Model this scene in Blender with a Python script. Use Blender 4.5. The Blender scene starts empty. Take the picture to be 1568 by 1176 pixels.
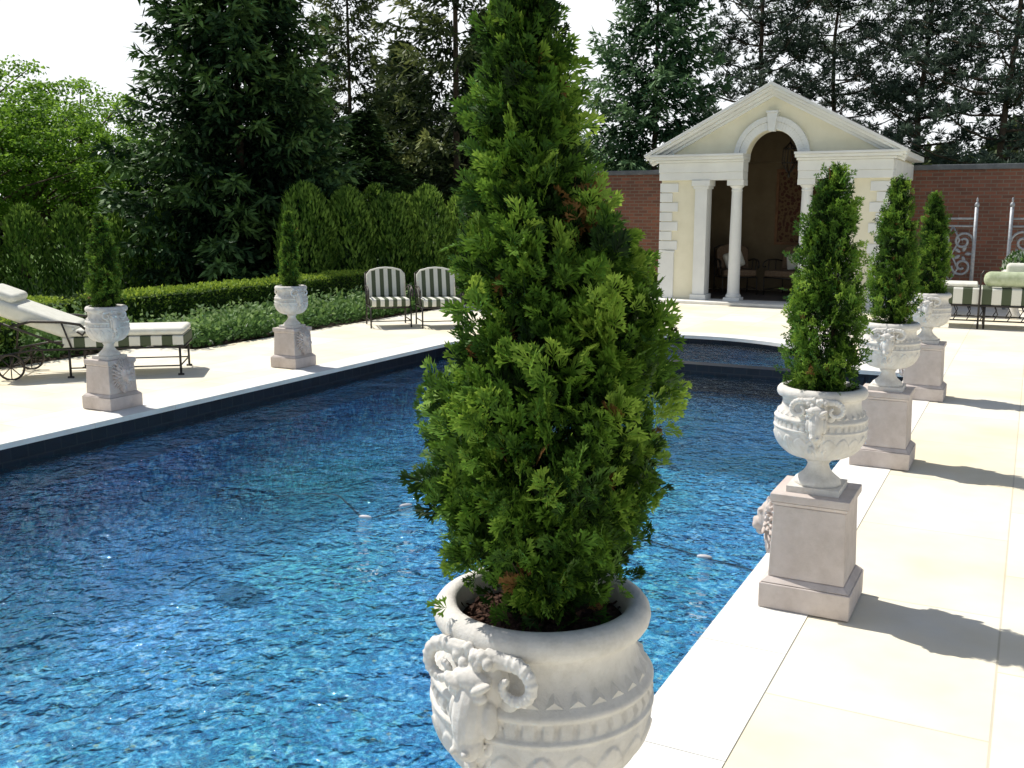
import bpy, math, random
import numpy as np
from mathutils import Vector, Matrix, Euler
rng=np.random.default_rng(7); random.seed(7)
D=bpy.data; SC=bpy.context.scene; COL=SC.collection
rad=math.radians
# ------------------------------------------------------------------ materials
def mat(name):
    m=D.materials.new(name); m.use_nodes=True
    nt=m.node_tree; nt.nodes.clear()
    o=nt.nodes.new('ShaderNodeOutputMaterial')
    return m,nt,o
def N(nt,t,**k):
    n=nt.nodes.new('ShaderNode'+t)
    for a,b in k.items():
        if a in ('op',): n.operation=b
        elif hasattr(n,a): setattr(n,a,b)
    return n
def ramp(nt,stops,fac=None,interp='LINEAR'):
    r=nt.nodes.new('ShaderNodeValToRGB'); e=r.color_ramp.elements; r.color_ramp.interpolation=interp
    while len(e)<len(stops): e.new(0.5)
    for i,(p,c) in enumerate(stops):
        e[i].position=p; e[i].color=(c[0],c[1],c[2],1)
    if fac is not None: nt.links.new(fac,r.inputs[0])
    return r
def noise(nt,vec,scale,detail=4,rough=.55,out='Fac',dist=0):
    n=nt.nodes.new('ShaderNodeTexNoise'); n.inputs['Scale'].default_value=scale; n.inputs['Detail'].default_value=detail
    n.inputs['Roughness'].default_value=rough; n.inputs['Distortion'].default_value=dist
    if vec is not None: nt.links.new(vec,n.inputs['Vector'])
    return n.outputs[out]
def mixc(nt,a,b,f,mode='MIX'):
    m=nt.nodes.new('ShaderNodeMix'); m.data_type='RGBA'; m.blend_type=mode
    for s,v in ((6,a),(7,b),(0,f)):
        if isinstance(v,(int,float)): m.inputs[s].default_value=v
        elif isinstance(v,tuple): m.inputs[s].default_value=(v[0],v[1],v[2],1)
        else: nt.links.new(v,m.inputs[s])
    return m.outputs[2]
def simple(name,c1,c2,scale=8,rough=.7,bump=.3,bscale=60,bdist=.004,metal=0,spec=.3,coord='Object',grime=0):
    m,nt,o=mat(name); tc=N(nt,'TexCoord'); v=tc.outputs[coord]
    p=N(nt,'BsdfPrincipled'); p.inputs['Roughness'].default_value=rough; p.inputs['Metallic'].default_value=metal
    p.inputs['Specular IOR Level'].default_value=spec
    r=ramp(nt,[(.3,c1),(.7,c2)],noise(nt,v,scale,6,.6)); col=r.outputs[0]
    if grime:
        gr=ramp(nt,[(.35,(.62,.60,.54)),(.55,(1,1,1))],noise(nt,v,scale*2.3,8,.7)); col=mixc(nt,col,gr.outputs[0],grime,'MULTIPLY')
    nt.links.new(col,p.inputs['Base Color'])
    if bump:
        b=N(nt,'Bump'); b.inputs['Strength'].default_value=bump; b.inputs['Distance'].default_value=bdist
        nt.links.new(noise(nt,v,bscale,6,.65),b.inputs['Height']); nt.links.new(b.outputs[0],p.inputs['Normal'])
    nt.links.new(p.outputs[0],o.inputs[0]); return m
def foliage(name,stops,trans=.3,rough=.55):
    m,nt,o=mat(name)
    a=N(nt,'Attribute'); a.attribute_name='tint'
    r=ramp(nt,stops,a.outputs['Fac'])
    p=N(nt,'BsdfPrincipled'); p.inputs['Roughness'].default_value=rough; p.inputs['Specular IOR Level'].default_value=.15
    nt.links.new(r.outputs[0],p.inputs['Base Color'])
    if not trans: nt.links.new(p.outputs[0],o.inputs[0]); return m
    t=N(nt,'BsdfTranslucent'); mx=N(nt,'MixShader'); mx.inputs[0].default_value=trans
    hs=N(nt,'HueSaturation'); hs.inputs['Value'].default_value=1.6; hs.inputs['Hue'].default_value=.482; nt.links.new(r.outputs[0],hs.inputs['Color'])
    nt.links.new(hs.outputs[0],t.inputs['Color'])
    nt.links.new(p.outputs[0],mx.inputs[1]); nt.links.new(t.outputs[0],mx.inputs[2]); nt.links.new(mx.outputs[0],o.inputs[0])
    return m
M_urn=simple('cast_stone_urn',(.62,.59,.54),(.78,.75,.69),9,.8,.7,120,.003,grime=.32)
M_ped=simple('pedestal_limestone',(.52,.45,.405),(.65,.58,.53),5,.85,.5,70,.003,grime=.28)
M_stucco=simple('cream_stucco',(.70,.66,.50),(.78,.74,.58),3,.9,.3,80,.003)
M_inner=simple('tan_interior_plaster_shaded',(.15,.115,.065),(.20,.155,.09),3,.9,.2,80,.003)  # tan plaster darkened: indoor shade is painted into its colour
M_floor=simple('interior_floor_shaded',(.10,.085,.07),(.15,.13,.11),5,.7,.2,60,.003)  # floor colour darkened to stand in for shade inside the pavilion
M_trim=simple('painted_stone_trim',(.66,.67,.65),(.76,.77,.74),2,.75,.15,50,.003)
M_iron=simple('wrought_iron',(.035,.033,.03),(.07,.06,.05),30,.5,.3,90,.002,.6,.5)
M_gate=simple('weathered_iron',(.22,.24,.27),(.4,.42,.44),25,.5,.3,90,.002,.3,.5)
M_bark=simple('bark',(.05,.035,.025),(.13,.095,.065),12,.95,.9,40,.02)
M_wood=simple('stained_wood_ceiling',(.13,.06,.025),(.22,.11,.05),6,.6,.2,40,.004)
M_roof=simple('roof_shingle',(.10,.10,.10),(.18,.17,.16),9,.9,.5,30,.02)
M_cream=simple('cream_cushion_fabric',(.66,.65,.55),(.76,.75,.66),14,.9,.3,120,.003)
M_wick=simple('brown_wicker_fabric',(.10,.065,.04),(.20,.14,.09),40,.9,.6,120,.004)
M_sage=simple('sage_cushion_fabric',(.36,.42,.24),(.55,.60,.42),14,.9,.3,120,.003)
M_mulch=simple('bark_mulch',(.03,.015,.01),(.16,.08,.05),60,.95,1.0,70,.02)
M_cop=simple('limestone_coping',(.74,.72,.65),(.86,.84,.78),4,.8,.2,60,.002)
M_plastic=simple('white_float_plastic',(.5,.5,.52),(.6,.6,.6),5,.35,0)
M_hose=simple('grey_hose',(.02,.05,.08),(.03,.06,.10),5,.5,0)
M_wcap=simple('wall_coping_stone',(.10,.11,.12),(.17,.18,.19),6,.8,.3,40,.004)
M_lawn=simple('lawn_grass',(.05,.11,.015),(.12,.21,.04),1.5,.95,1.0,60,.03)
M_bed=simple('planting_bed_soil',(.04,.028,.02),(.08,.06,.04),9,.95,1.0,40,.02)
def stripes(name,axis,period,dark,light,off=0):
    m,nt,o=mat(name); tc=N(nt,'TexCoord'); s=N(nt,'SeparateXYZ'); nt.links.new(tc.outputs['Object'],s.inputs[0])
    a=N(nt,'Math',op='MULTIPLY_ADD'); a.inputs[1].default_value=1/period; a.inputs[2].default_value=10+off; nt.links.new(s.outputs[axis],a.inputs[0])
    f=N(nt,'Math',op='FRACT'); nt.links.new(a.outputs[0],f.inputs[0])
    r=ramp(nt,[(0,light),(.46,light),(.5,dark),(.96,dark)],f.outputs[0]); r.color_ramp.interpolation='CONSTANT'
    nz=noise(nt,tc.outputs['Object'],40,4); c=mixc(nt,r.outputs[0],nz,.12,'MULTIPLY')
    p=N(nt,'BsdfPrincipled'); p.inputs['Roughness'].default_value=.9; nt.links.new(c,p.inputs['Base Color']); nt.links.new(p.outputs[0],o.inputs[0]); return m
M_strX=stripes('striped_canvas_side',0,.22,(.08,.10,.055),(.72,.71,.62))
M_strXs=stripes('striped_canvas_daybed',0,.26,(.08,.10,.055),(.76,.75,.66))
M_strY=stripes('striped_canvas',1,.125,(.08,.10,.055),(.72,.71,.62),.25)
M_strPale=stripes('pale_striped_canvas',1,.16,(.45,.50,.36),(.72,.71,.62),.2)
def brickmat(name,c1,c2,mort,sc,ax=(0,2),bw=.5,rh=.25,ms=.02,rough=.9,bump=.5,extra=None,spec=.5,warm=0):
    m,nt,o=mat(name); tc=N(nt,'TexCoord'); s=N(nt,'SeparateXYZ'); nt.links.new(tc.outputs['Object'],s.inputs[0])
    c=N(nt,'CombineXYZ'); nt.links.new(s.outputs[ax[0]],c.inputs[0]); nt.links.new(s.outputs[ax[1]],c.inputs[1])
    b=N(nt,'TexBrick'); nt.links.new(c.outputs[0],b.inputs['Vector'])
    b.inputs['Scale'].default_value=sc; b.inputs['Color1'].default_value=(*c1,1); b.inputs['Color2'].default_value=(*c2,1)
    b.inputs['Mortar'].default_value=(*mort,1); b.inputs['Mortar Size'].default_value=ms; b.inputs['Brick Width'].default_value=bw; b.inputs['Row Height'].default_value=rh
    b.inputs['Mortar Smooth'].default_value=.3
    nz=noise(nt,tc.outputs['Object'],2.3,6,.65); r2=ramp(nt,[(.25,(.72,.72,.72)),(.75,(1.15,1.12,1.08))],nz)
    col=mixc(nt,b.outputs[0],r2.outputs[0],extra if extra is not None else .6,'MULTIPLY')
    if warm:
        wv=ramp(nt,[(.40,(1,1,1)),(.62,(1.0,.93,.76))],noise(nt,tc.outputs['Object'],.9,4,.6)); col=mixc(nt,col,wv.outputs[0],warm,'MULTIPLY')
    p=N(nt,'BsdfPrincipled'); p.inputs['Roughness'].default_value=rough; p.inputs['Specular IOR Level'].default_value=spec; nt.links.new(col,p.inputs['Base Color'])
    if bump:
        bu=N(nt,'Bump'); bu.inputs['Strength'].default_value=bump; bu.inputs['Distance'].default_value=.006; bu.invert=True
        nt.links.new(b.outputs['Fac'],bu.inputs['Height']); nt.links.new(bu.outputs[0],p.inputs['Normal'])
    nt.links.new(p.outputs[0],o.inputs[0]); return m
M_brick=brickmat('red_brick',(.25,.10,.065),(.155,.07,.05),(.19,.16,.13),1.0,(0,2),.21,.072,.009)
M_pave=brickmat('limestone_slabs',(.83,.80,.72),(.80,.75,.60),(.62,.58,.47),1.0,(1,0),1.15,.75,.005,.75,.25,.4,.3,.7)
M_tile=brickmat('navy_waterline_tile',(.006,.010,.018),(.011,.016,.028),(.02,.024,.03),1.0,(0,2),.15,.15,.006,.4,.2,None,.3)
M_tileY=brickmat('navy_waterline_tile_side',(.006,.010,.018),(.011,.016,.028),(.02,.024,.03),1.0,(1,2),.15,.15,.006,.4,.2,None,.3)
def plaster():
    m,nt,o=mat('pebble_finish_painted_ripples'); tc=N(nt,'TexCoord'); v=tc.outputs['Object']
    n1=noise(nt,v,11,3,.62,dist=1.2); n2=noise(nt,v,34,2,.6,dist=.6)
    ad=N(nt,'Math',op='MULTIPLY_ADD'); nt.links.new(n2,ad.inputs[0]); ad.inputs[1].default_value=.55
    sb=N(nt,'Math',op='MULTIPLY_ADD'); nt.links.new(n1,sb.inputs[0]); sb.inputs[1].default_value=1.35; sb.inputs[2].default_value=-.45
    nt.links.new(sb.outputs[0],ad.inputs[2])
    r=ramp(nt,[(.30,(.004,.035,.16)),(.41,(.010,.12,.36)),(.50,(.03,.27,.58)),(.585,(.12,.48,.78)),(.68,(.45,.80,1.0)),(.80,(.85,.95,.95))],ad.outputs[0])  # navy-to-white blotches paint caustic ripple light into the pebble finish
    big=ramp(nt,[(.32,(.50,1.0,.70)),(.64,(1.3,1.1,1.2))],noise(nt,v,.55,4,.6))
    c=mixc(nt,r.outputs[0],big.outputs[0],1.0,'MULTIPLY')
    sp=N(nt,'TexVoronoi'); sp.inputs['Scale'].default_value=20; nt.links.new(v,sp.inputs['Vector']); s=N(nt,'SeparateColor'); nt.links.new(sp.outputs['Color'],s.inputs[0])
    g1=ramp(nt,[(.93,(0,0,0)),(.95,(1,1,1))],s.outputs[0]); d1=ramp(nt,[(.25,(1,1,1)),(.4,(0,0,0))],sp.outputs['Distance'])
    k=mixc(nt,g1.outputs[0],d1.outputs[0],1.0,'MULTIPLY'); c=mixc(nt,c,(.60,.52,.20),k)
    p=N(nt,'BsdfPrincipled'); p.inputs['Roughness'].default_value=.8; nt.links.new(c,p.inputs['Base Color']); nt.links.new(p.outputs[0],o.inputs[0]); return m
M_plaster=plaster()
def water():
    m,nt,o=mat('pool_water'); tc=N(nt,'TexCoord'); v=tc.outputs['Object']
    n1=noise(nt,v,8,2,.5,dist=.6); n2=noise(nt,v,2.6,2,.5); n3=noise(nt,v,24,1,.5)
    a=N(nt,'Math',op='MULTIPLY_ADD'); nt.links.new(n2,a.inputs[0]); a.inputs[1].default_value=1.7; nt.links.new(n1,a.inputs[2])
    a2=N(nt,'Math',op='MULTIPLY_ADD'); nt.links.new(n3,a2.inputs[0]); a2.inputs[1].default_value=.28; nt.links.new(a.outputs[0],a2.inputs[2])
    b=N(nt,'Bump'); b.inputs['Strength'].default_value=1; b.inputs['Distance'].default_value=.060; nt.links.new(a2.outputs[0],b.inputs['Height'])
    fr=N(nt,'Fresnel'); fr.inputs['IOR'].default_value=1.38; nt.links.new(b.outputs[0],fr.inputs['Normal'])
    g=N(nt,'BsdfGlossy'); g.inputs['Roughness'].default_value=.02; g.inputs['Color'].default_value=(1,1,1,1); nt.links.new(b.outputs[0],g.inputs['Normal'])
    rf=N(nt,'BsdfRefraction'); rf.inputs['IOR'].default_value=1.33; rf.inputs['Roughness'].default_value=.0; rf.inputs['Color'].default_value=(.76,.96,1,1); nt.links.new(b.outputs[0],rf.inputs['Normal'])
    tr=N(nt,'BsdfTransparent'); tr.inputs['Color'].default_value=(.86,.98,1,1)
    m1=N(nt,'MixShader'); m1.inputs[0].default_value=.5; nt.links.new(tr.outputs[0],m1.inputs[1]); nt.links.new(rf.outputs[0],m1.inputs[2])
    m2=N(nt,'MixShader'); nt.links.new(fr.outputs[0],m2.inputs[0]); nt.links.new(m1.outputs[0],m2.inputs[1]); nt.links.new(g.outputs[0],m2.inputs[2])
    nt.links.new(m2.outputs[0],o.inputs[0]); return m
M_water=water()
def rugmat():
    m,nt,o=mat('tapestry_weave'); tc=N(nt,'TexCoord'); vo=N(nt,'TexVoronoi'); vo.inputs['Scale'].default_value=12; nt.links.new(tc.outputs['Object'],vo.inputs['Vector'])
    r=ramp(nt,[(0,(.12,.03,.018)),(.35,(.06,.022,.015)),(.6,(.17,.11,.05)),(.9,(.07,.03,.02))],vo.outputs['Distance'])
    p=N(nt,'BsdfPrincipled'); p.inputs['Roughness'].default_value=.95; nt.links.new(r.outputs[0],p.inputs['Base Color']); nt.links.new(p.outputs[0],o.inputs[0]); return m
M_rug=rugmat()
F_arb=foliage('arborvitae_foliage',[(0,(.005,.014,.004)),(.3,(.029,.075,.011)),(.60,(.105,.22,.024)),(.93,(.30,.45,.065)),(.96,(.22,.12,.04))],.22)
F_hdg=foliage('hedge_foliage',[(0,(.010,.03,.007)),(.4,(.05,.12,.018)),(1,(.20,.33,.055))],.25)
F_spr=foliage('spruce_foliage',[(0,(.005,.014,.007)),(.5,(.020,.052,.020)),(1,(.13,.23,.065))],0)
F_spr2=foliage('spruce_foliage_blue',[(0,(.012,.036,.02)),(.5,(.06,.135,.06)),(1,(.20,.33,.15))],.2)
F_pine=foliage('pine_foliage',[(0,(.02,.036,.028)),(.5,(.075,.11,.08)),(1,(.20,.26,.17))],.2)
F_olive=foliage('hemlock_foliage',[(0,(.014,.025,.010)),(.5,(.06,.09,.032)),(1,(.20,.24,.075))],.2)
F_dec=foliage('maple_foliage',[(0,(.04,.10,.012)),(.5,(.14,.29,.03)),(1,(.31,.50,.08))],.4)
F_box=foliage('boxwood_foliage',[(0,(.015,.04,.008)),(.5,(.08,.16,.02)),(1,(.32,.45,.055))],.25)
F_cov=foliage('ground_cover_foliage',[(0,(.03,.07,.02)),(.5,(.08,.17,.045)),(.88,(.17,.29,.08)),(1,(.5,.55,.45))],.25)
# ------------------------------------------------------------------ mesh helpers
def link(o,parent=None):
    COL.objects.link(o)
    if parent is not None: o.parent=parent
    return o
def empty(name,loc=(0,0,0),rz=0,sc=1):
    e=D.objects.new(name,None); e.location=loc; e.rotation_euler=(0,0,rz); e.scale=(sc,sc,sc) if not isinstance(sc,tuple) else sc
    e.empty_display_size=.1; return link(e)
def qmesh(name,V,nq,material,tint=None):
    V=np.ascontiguousarray(V,dtype=np.float32); n=len(V)
    me=D.meshes.new(name); me.vertices.add(n); me.vertices.foreach_set('co',V.ravel())
    me.loops.add(n); me.loops.foreach_set('vertex_index',np.arange(n,dtype=np.int32))
    me.polygons.add(nq); me.polygons.foreach_set('loop_start',np.arange(0,n,4,dtype=np.int32))
    me.update(calc_edges=True); me.materials.append(material)
    if tint is not None:
        a=me.attributes.new('tint','FLOAT','POINT'); a.data.foreach_set('value',np.repeat(tint,4).astype(np.float32))
    return me
def nrmz(a): return a/np.maximum(np.linalg.norm(a,axis=-1,keepdims=True),1e-9)
def leafq(P,Dr,Nn,L,W,fat=.45):
    S=nrmz(np.cross(Dr,Nn)); L=np.asarray(L).reshape(-1,1)*np.ones((len(P),1)); W=np.asarray(W).reshape(-1,1)*np.ones((len(P),1))
    V=np.stack([P,P+Dr*L*fat+S*W*.5,P+Dr*L,P+Dr*L*fat-S*W*.5],1)
    return V.reshape(-1,3)
class G:
    def __init__(s): s.v=[]; s.f=[]
    def add(s,vs,fs,M=None):
        b=len(s.v)
        s.v+= [tuple(M@Vector(q)) for q in vs] if M is not None else [tuple(q) for q in vs]
        s.f+=[tuple(i+b for i in f) for f in fs]; return s
    def box(s,x0,x1,y0,y1,z0,z1,M=None,taper=0):
        t=taper
        return s.add([(x0,y0,z0),(x1,y0,z0),(x1,y1,z0),(x0,y1,z0),(x0+t,y0+t,z1),(x1-t,y0+t,z1),(x1-t,y1-t,z1),(x0+t,y1-t,z1)],
              [(0,3,2,1),(4,5,6,7),(0,1,5,4),(1,2,6,5),(2,3,7,6),(3,0,4,7)],M)
    def lathe(s,prof,n=32,M=None,cx=0,cy=0,cap=True,fn=None):
        vs=[];fs=[]
        for j,(r,z) in enumerate(prof):
            for i in range(n):
                a=2*math.pi*i/n; rr=r+(fn(a,z,r) if fn else 0)
                vs.append((cx+rr*math.cos(a),cy+rr*math.sin(a),z))
        for j in range(len(prof)-1):
            for i in range(n):
                k=(i+1)%n; fs.append((j*n+i,j*n+k,(j+1)*n+k,(j+1)*n+i))
        if cap:
            fs.append(tuple(range(n))[::-1]); fs.append(tuple((len(prof)-1)*n+i for i in range(n)))
        return s.add(vs,fs,M)
    def tube(s,pts,r,n=8,M=None):
        pts=[Vector(p) for p in pts]; rs=r if isinstance(r,(list,tuple)) else [r]*len(pts)
        vs=[];fs=[]; up=Vector((0,0,1)); prevx=None
        for i,p in enumerate(pts):
            t=(pts[min(i+1,len(pts)-1)]-pts[max(i-1,0)]).normalized()
            if prevx is None:
                x=t.cross(up); 
                if x.length<.05: x=t.cross(Vector((1,0,0)))
                x.normalize()
            else:
                x=(prevx-t*prevx.dot(t)); x.normalize()
            prevx=x; y=t.cross(x)
            for k in range(n):
                a=2*math.pi*k/n; vs.append(p+(x*math.cos(a)+y*math.sin(a))*rs[i])
        for i in range(len(pts)-1):
            for k in range(n):
                l=(k+1)%n; fs.append((i*n+k,i*n+l,(i+1)*n+l,(i+1)*n+k))
        fs.append(tuple(range(n))[::-1]); fs.append(tuple((len(pts)-1)*n+k for k in range(n)))
        return s.add(vs,fs,M)
    def ell(s,c,rx,ry,rz,rot=(0,0,0),nu=14,nv=9,M=None):
        R=Euler(rot).to_matrix(); vs=[];fs=[]
        vs.append(Vector(c)+R@Vector((0,0,-rz)))
        for j in range(1,nv):
            ph=-math.pi/2+math.pi*j/nv
            for i in range(nu):
                a=2*math.pi*i/nu
                vs.append(Vector(c)+R@Vector((rx*math.cos(ph)*math.cos(a),ry*math.cos(ph)*math.sin(a),rz*math.sin(ph))))
        vs.append(Vector(c)+R@Vector((0,0,rz))); top=len(vs)-1
        for i in range(nu):
            k=(i+1)%nu; fs.append((0,1+k,1+i)); fs.append((top,top-nu+i,top-nu+k))
        for j in range(nv-2):
            for i in range(nu):
                k=(i+1)%nu; fs.append((1+j*nu+i,1+j*nu+k,1+(j+1)*nu+k,1+(j+1)*nu+i))
        return s.add(vs,fs,M)
    def mesh(s,name,material,smooth=False):
        me=D.meshes.new(name); me.from_pydata(s.v,[],s.f); me.update(); me.materials.append(material)
        if smooth: me.polygons.foreach_set('use_smooth',[True]*len(me.polygons))
        return me
    def obj(s,name,material,parent=None,smooth=False,bevel=0,seg=2,loc=(0,0,0),rot=(0,0,0)):
        o=D.objects.new(name,s.mesh(name,material,smooth)); o.location=loc; o.rotation_euler=rot; link(o,parent)
        if bevel:
            b=o.modifiers.new('bevel','BEVEL'); b.width=bevel; b.segments=seg; b.limit_method='ANGLE'
            if seg>1: o.data.polygons.foreach_set('use_smooth',[True]*len(o.data.polygons)); w=o.modifiers.new('wn','WEIGHTED_NORMAL')
        return o
def inst(name,me,parent=None,loc=(0,0,0),rot=(0,0,0),sc=(1,1,1)):
    o=D.objects.new(name,me); o.location=loc; o.rotation_euler=rot; o.scale=sc; return link(o,parent)
def bake_remesh(g,name,material,vox,smooth_it=3):
    o=D.objects.new('tmp',g.mesh('tmp',material)); COL.objects.link(o)
    r=o.modifiers.new('r','REMESH'); r.mode='VOXEL'; r.voxel_size=vox
    if smooth_it:
        s=o.modifiers.new('s','SMOOTH'); s.iterations=smooth_it; s.factor=.4
    dg=bpy.context.evaluated_depsgraph_get(); me=D.meshes.new_from_object(o.evaluated_get(dg)); me.name=name
    me.materials.clear(); me.materials.append(material)
    me.polygons.foreach_set('use_smooth',[True]*len(me.polygons))
    D.objects.remove(o); return me
# ------------------------------------------------------------------ camera / light / world
cam=D.cameras.new('camera'); cam.lens=35.0; cam.sensor_width=36; cam.clip_end=2000; cam.clip_start=.05
co=D.objects.new('camera',cam); co.location=(0,0,1.75); co.rotation_euler=(rad(90-9.97),0,rad(27.5)); COL.objects.link(co); SC.camera=co
sdir=Vector((.56,-.10,-.85)).normalized()
sl=D.lights.new('sun','SUN'); sl.energy=5; sl.angle=rad(.53); sl.color=(1,.965,.9)
so=D.objects.new('sun',sl); so.rotation_euler=sdir.to_track_quat('-Z','Y').to_euler(); so.location=(-8,2,14); COL.objects.link(so)
w=D.worlds.new('World'); SC.world=w; w.use_nodes=True; nt=w.node_tree; nt.nodes.clear()
wo=nt.nodes.new('ShaderNodeOutputWorld'); bg=nt.nodes.new('ShaderNodeBackground'); sky=nt.nodes.new('ShaderNodeTexSky')
sky.sky_type='NISHITA'; sky.sun_disc=False; sky.sun_elevation=math.asin(-sdir.z); sky.sun_rotation=math.atan2(-sdir.x,-sdir.y)
sky.air_density=1; sky.dust_density=1.5; sky.ozone_density=1; bg.inputs['Strength'].default_value=.095
tc=N(nt,'TexCoord'); sx=N(nt,'SeparateXYZ'); nt.links.new(tc.outputs['Generated'],sx.inputs[0])
hz=ramp(nt,[(0,(1,1,1)),(.19,(.95,.95,.95)),(.26,(.35,.35,.35)),(.36,(.0,.0,.0))],sx.outputs[2])
cl=noise(nt,tc.outputs['Generated'],2.2,5,.6); clr=ramp(nt,[(.3,(.85,.85,.85)),(.55,(1,1,1))],cl)
f=mixc(nt,hz.outputs[0],clr.outputs[0],1.0,'MULTIPLY')
c=mixc(nt,sky.outputs[0],(12.0,12.3,12.6),f); nt.links.new(c,bg.inputs[0]); nt.links.new(bg.outputs[0],wo.inputs[0])
SC.view_settings.view_transform='Standard'; SC.view_settings.look='None'; SC.view_settings.exposure=0
# ------------------------------------------------------------------ ground, paving, pool
XL,XR,Y0,Y1=-6.82,-1.07,-5.0,11.4; CX=-3.95; RS=2.1
def sheet_hole(name,X0,X1,YA,YB,hx0,hx1,hy0,hy1,z,m):
    g=G(); v=[(X0,YA,z),(X1,YA,z),(X1,YB,z),(X0,YB,z),(hx0,hy0,z),(hx1,hy0,z),(hx1,hy1,z),(hx0,hy1,z)]
    g.add(v,[(0,1,5,4),(1,2,6,5),(2,3,7,6),(3,0,4,7)]); return g.obj(name,m)
sheet_hole('lawn_ground',-400,400,-300,600,-7.6,-.4,-5.6,14.2,-.035,M_lawn)
g=G(); z=0.0
def quad(g,a,b,c_,d,z): g.add([(*a,z),(*b,z),(*c_,z),(*d,z)],[(0,1,2,3)])
arc=[(CX+RS*math.cos(a),Y1+RS*math.sin(a)) for a in np.linspace(0,math.pi,41)]
cw=.32
quad(g,(XR+cw,Y0-1.5),(9,Y0-1.5),(9,21.4),(XR+cw,21.4),z)
quad(g,(-10.1,Y0-1.5),(XL-cw,Y0-1.5),(XL-cw,9.2),(-10.1,9.2),z)
quad(g,(-9.3,9.2),(XL-cw,9.2),(XL-cw,21.4),(-9.3,21.4),z)
quad(g,(XL-cw,Y0-1.5),(XR+cw,Y0-1.5),(XR+cw,Y0-cw),(XL-cw,Y0-cw),z)
ro=RS+cw
arco=[(CX+ro*math.cos(a),Y1+ro*math.sin(a)) for a in np.linspace(0,math.pi,41)]
for i in range(40):
    a,b=arco[i],arco[i+1]; quad(g,a,(a[0],14.6),(b[0],14.6),b,z)
quad(g,(XL-cw,14.6),(XR+cw,14.6),(XR+cw,21.4),(XL-cw,21.4),z)
quad(g,(CX+ro,Y1+cw),(XR+cw,Y1+cw),(XR+cw,14.6),(CX+ro,14.6),z)
quad(g,(XL-cw,Y1+cw),(CX-ro,Y1+cw),(CX-ro,14.6),(XL-cw,14.6),z)
g.obj('limestone_paving',M_pave)
pool=empty('swimming_pool')
g=G()
ov=.03
def seglen(a,b,st=.9):
    n=max(1,int(round((b-a)/st))); return [(a+(b-a)*i/n+.0015,a+(b-a)*(i+1)/n-.0015) for i in range(n)]
for a,b in seglen(Y0,Y1+cw): g.box(XR-ov,XR+cw,a,b,-.04,.004); g.box(XL-cw,XL+ov,a,b,-.04,.004)
for a,b in seglen(XL-cw,XR+cw): g.box(a,b,Y0-cw,Y0-.002,-.04,.004)
g.box(CX+RS,XR-ov-.002,Y1-ov,Y1+cw,-.04,.004); g.box(XL+ov+.002,CX-RS,Y1-ov,Y1+cw,-.04,.004)
ri=RS-ov
aa=np.linspace(0,math.pi,49)
for i in range(48):
    a,b=aa[i],aa[i+1]
    pts=[(CX+r_*math.cos(t),Y1+r_*math.sin(t)) for r_,t in ((ri,a),(ro,a),(ro,b),(ri,b))]
    g.add([(*p,-.04) for p in pts]+[(*p,.005) for p in pts],[(0,3,2,1),(4,5,6,7),(0,1,5,4),(1,2,6,5),(2,3,7,6),(3,0,4,7)])
g.obj('coping',M_cop,pool)
out=[(XR,Y0),(XR,Y1),(CX+RS,Y1)]+arc[1:-1]+[(CX-RS,Y1),(XL,Y1),(XL,Y0)]
gt=G();gty=G();gp=G(); n=len(out)
for i in range(n):
    a,b=out[i],out[(i+1)%n]
    (gty if abs(a[0]-b[0])<1e-6 else gt).add([(*a,-.035),(*b,-.035),(*b,-.42),(*a,-.42)],[(0,1,2,3)])
    gp.add([(*a,-.42),(*b,-.42),(*b,-1.35),(*a,-1.35)],[(0,1,2,3)])
gp.add([(*p,-1.35) for p in [(XL-.1,Y0-.1),(XR+.1,Y0-.1),(XR+.1,Y1+2.3),(XL-.1,Y1+2.3)]],[(0,1,2,3)])
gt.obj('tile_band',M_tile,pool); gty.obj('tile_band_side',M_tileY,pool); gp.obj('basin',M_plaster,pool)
gd=G(); gd.box(CX-RS-.3,CX+RS+.3,Y1-.02,Y1+.20,-1.34,-.07); 
gd.obj('spa_dam_wall',M_tile,pool)
gd=G(); gd.box(-5.6,-5.3,5.6,5.85,-1.349,-1.28); gd.obj('floor_drain_box',M_tile,pool)
WZ=-.18
gw=G(); gw.add([(XL-.05,Y0-.05,WZ),(XR+.05,Y0-.05,WZ),(XR+.05,Y1+.05,WZ),(XL-.05,Y1+.05,WZ)],[(0,1,2,3)]); gw.obj('pool_water',M_water,pool)
gw=G(); gw.add([(CX-RS-.2,Y1+.1,-.092),(CX+RS+.2,Y1+.1,-.092),(CX+RS+.2,Y1+2.3,-.092),(CX-RS-.2,Y1+2.3,-.092)],[(0,1,2,3)]); gw.obj('spa_water',M_water,pool)
hose=empty('pool_cleaner_hose')
g=G(); ctrl=[(-4.45,4.95),(-4.40,5.15),(-4.15,5.30),(-3.9,5.15),(-3.64,4.97),(-3.55,5.15),(-3.4,5.5),(-2.9,5.6),(-2.4,5.5),(-1.95,5.4),(-1.51,5.25),(-1.1,5.15)]
pts=[]
for i in range(len(ctrl)-1):
    for t in np.linspace(0,1,6)[:-1]:
        p0=ctrl[max(i-1,0)];p1=ctrl[i];p2=ctrl[i+1];p3=ctrl[min(i+2,len(ctrl)-1)]
        q=[.5*((2*p1[k])+(-p0[k]+p2[k])*t+(2*p0[k]-5*p1[k]+4*p2[k]-p3[k])*t*t+(-p0[k]+3*p1[k]-3*p2[k]+p3[k])*t**3) for k in (0,1)]
        pts.append((q[0],q[1],WZ-.008))
g.tube(pts,.008,6); g.obj('hose',M_hose,hose,True)
g=G()
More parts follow.
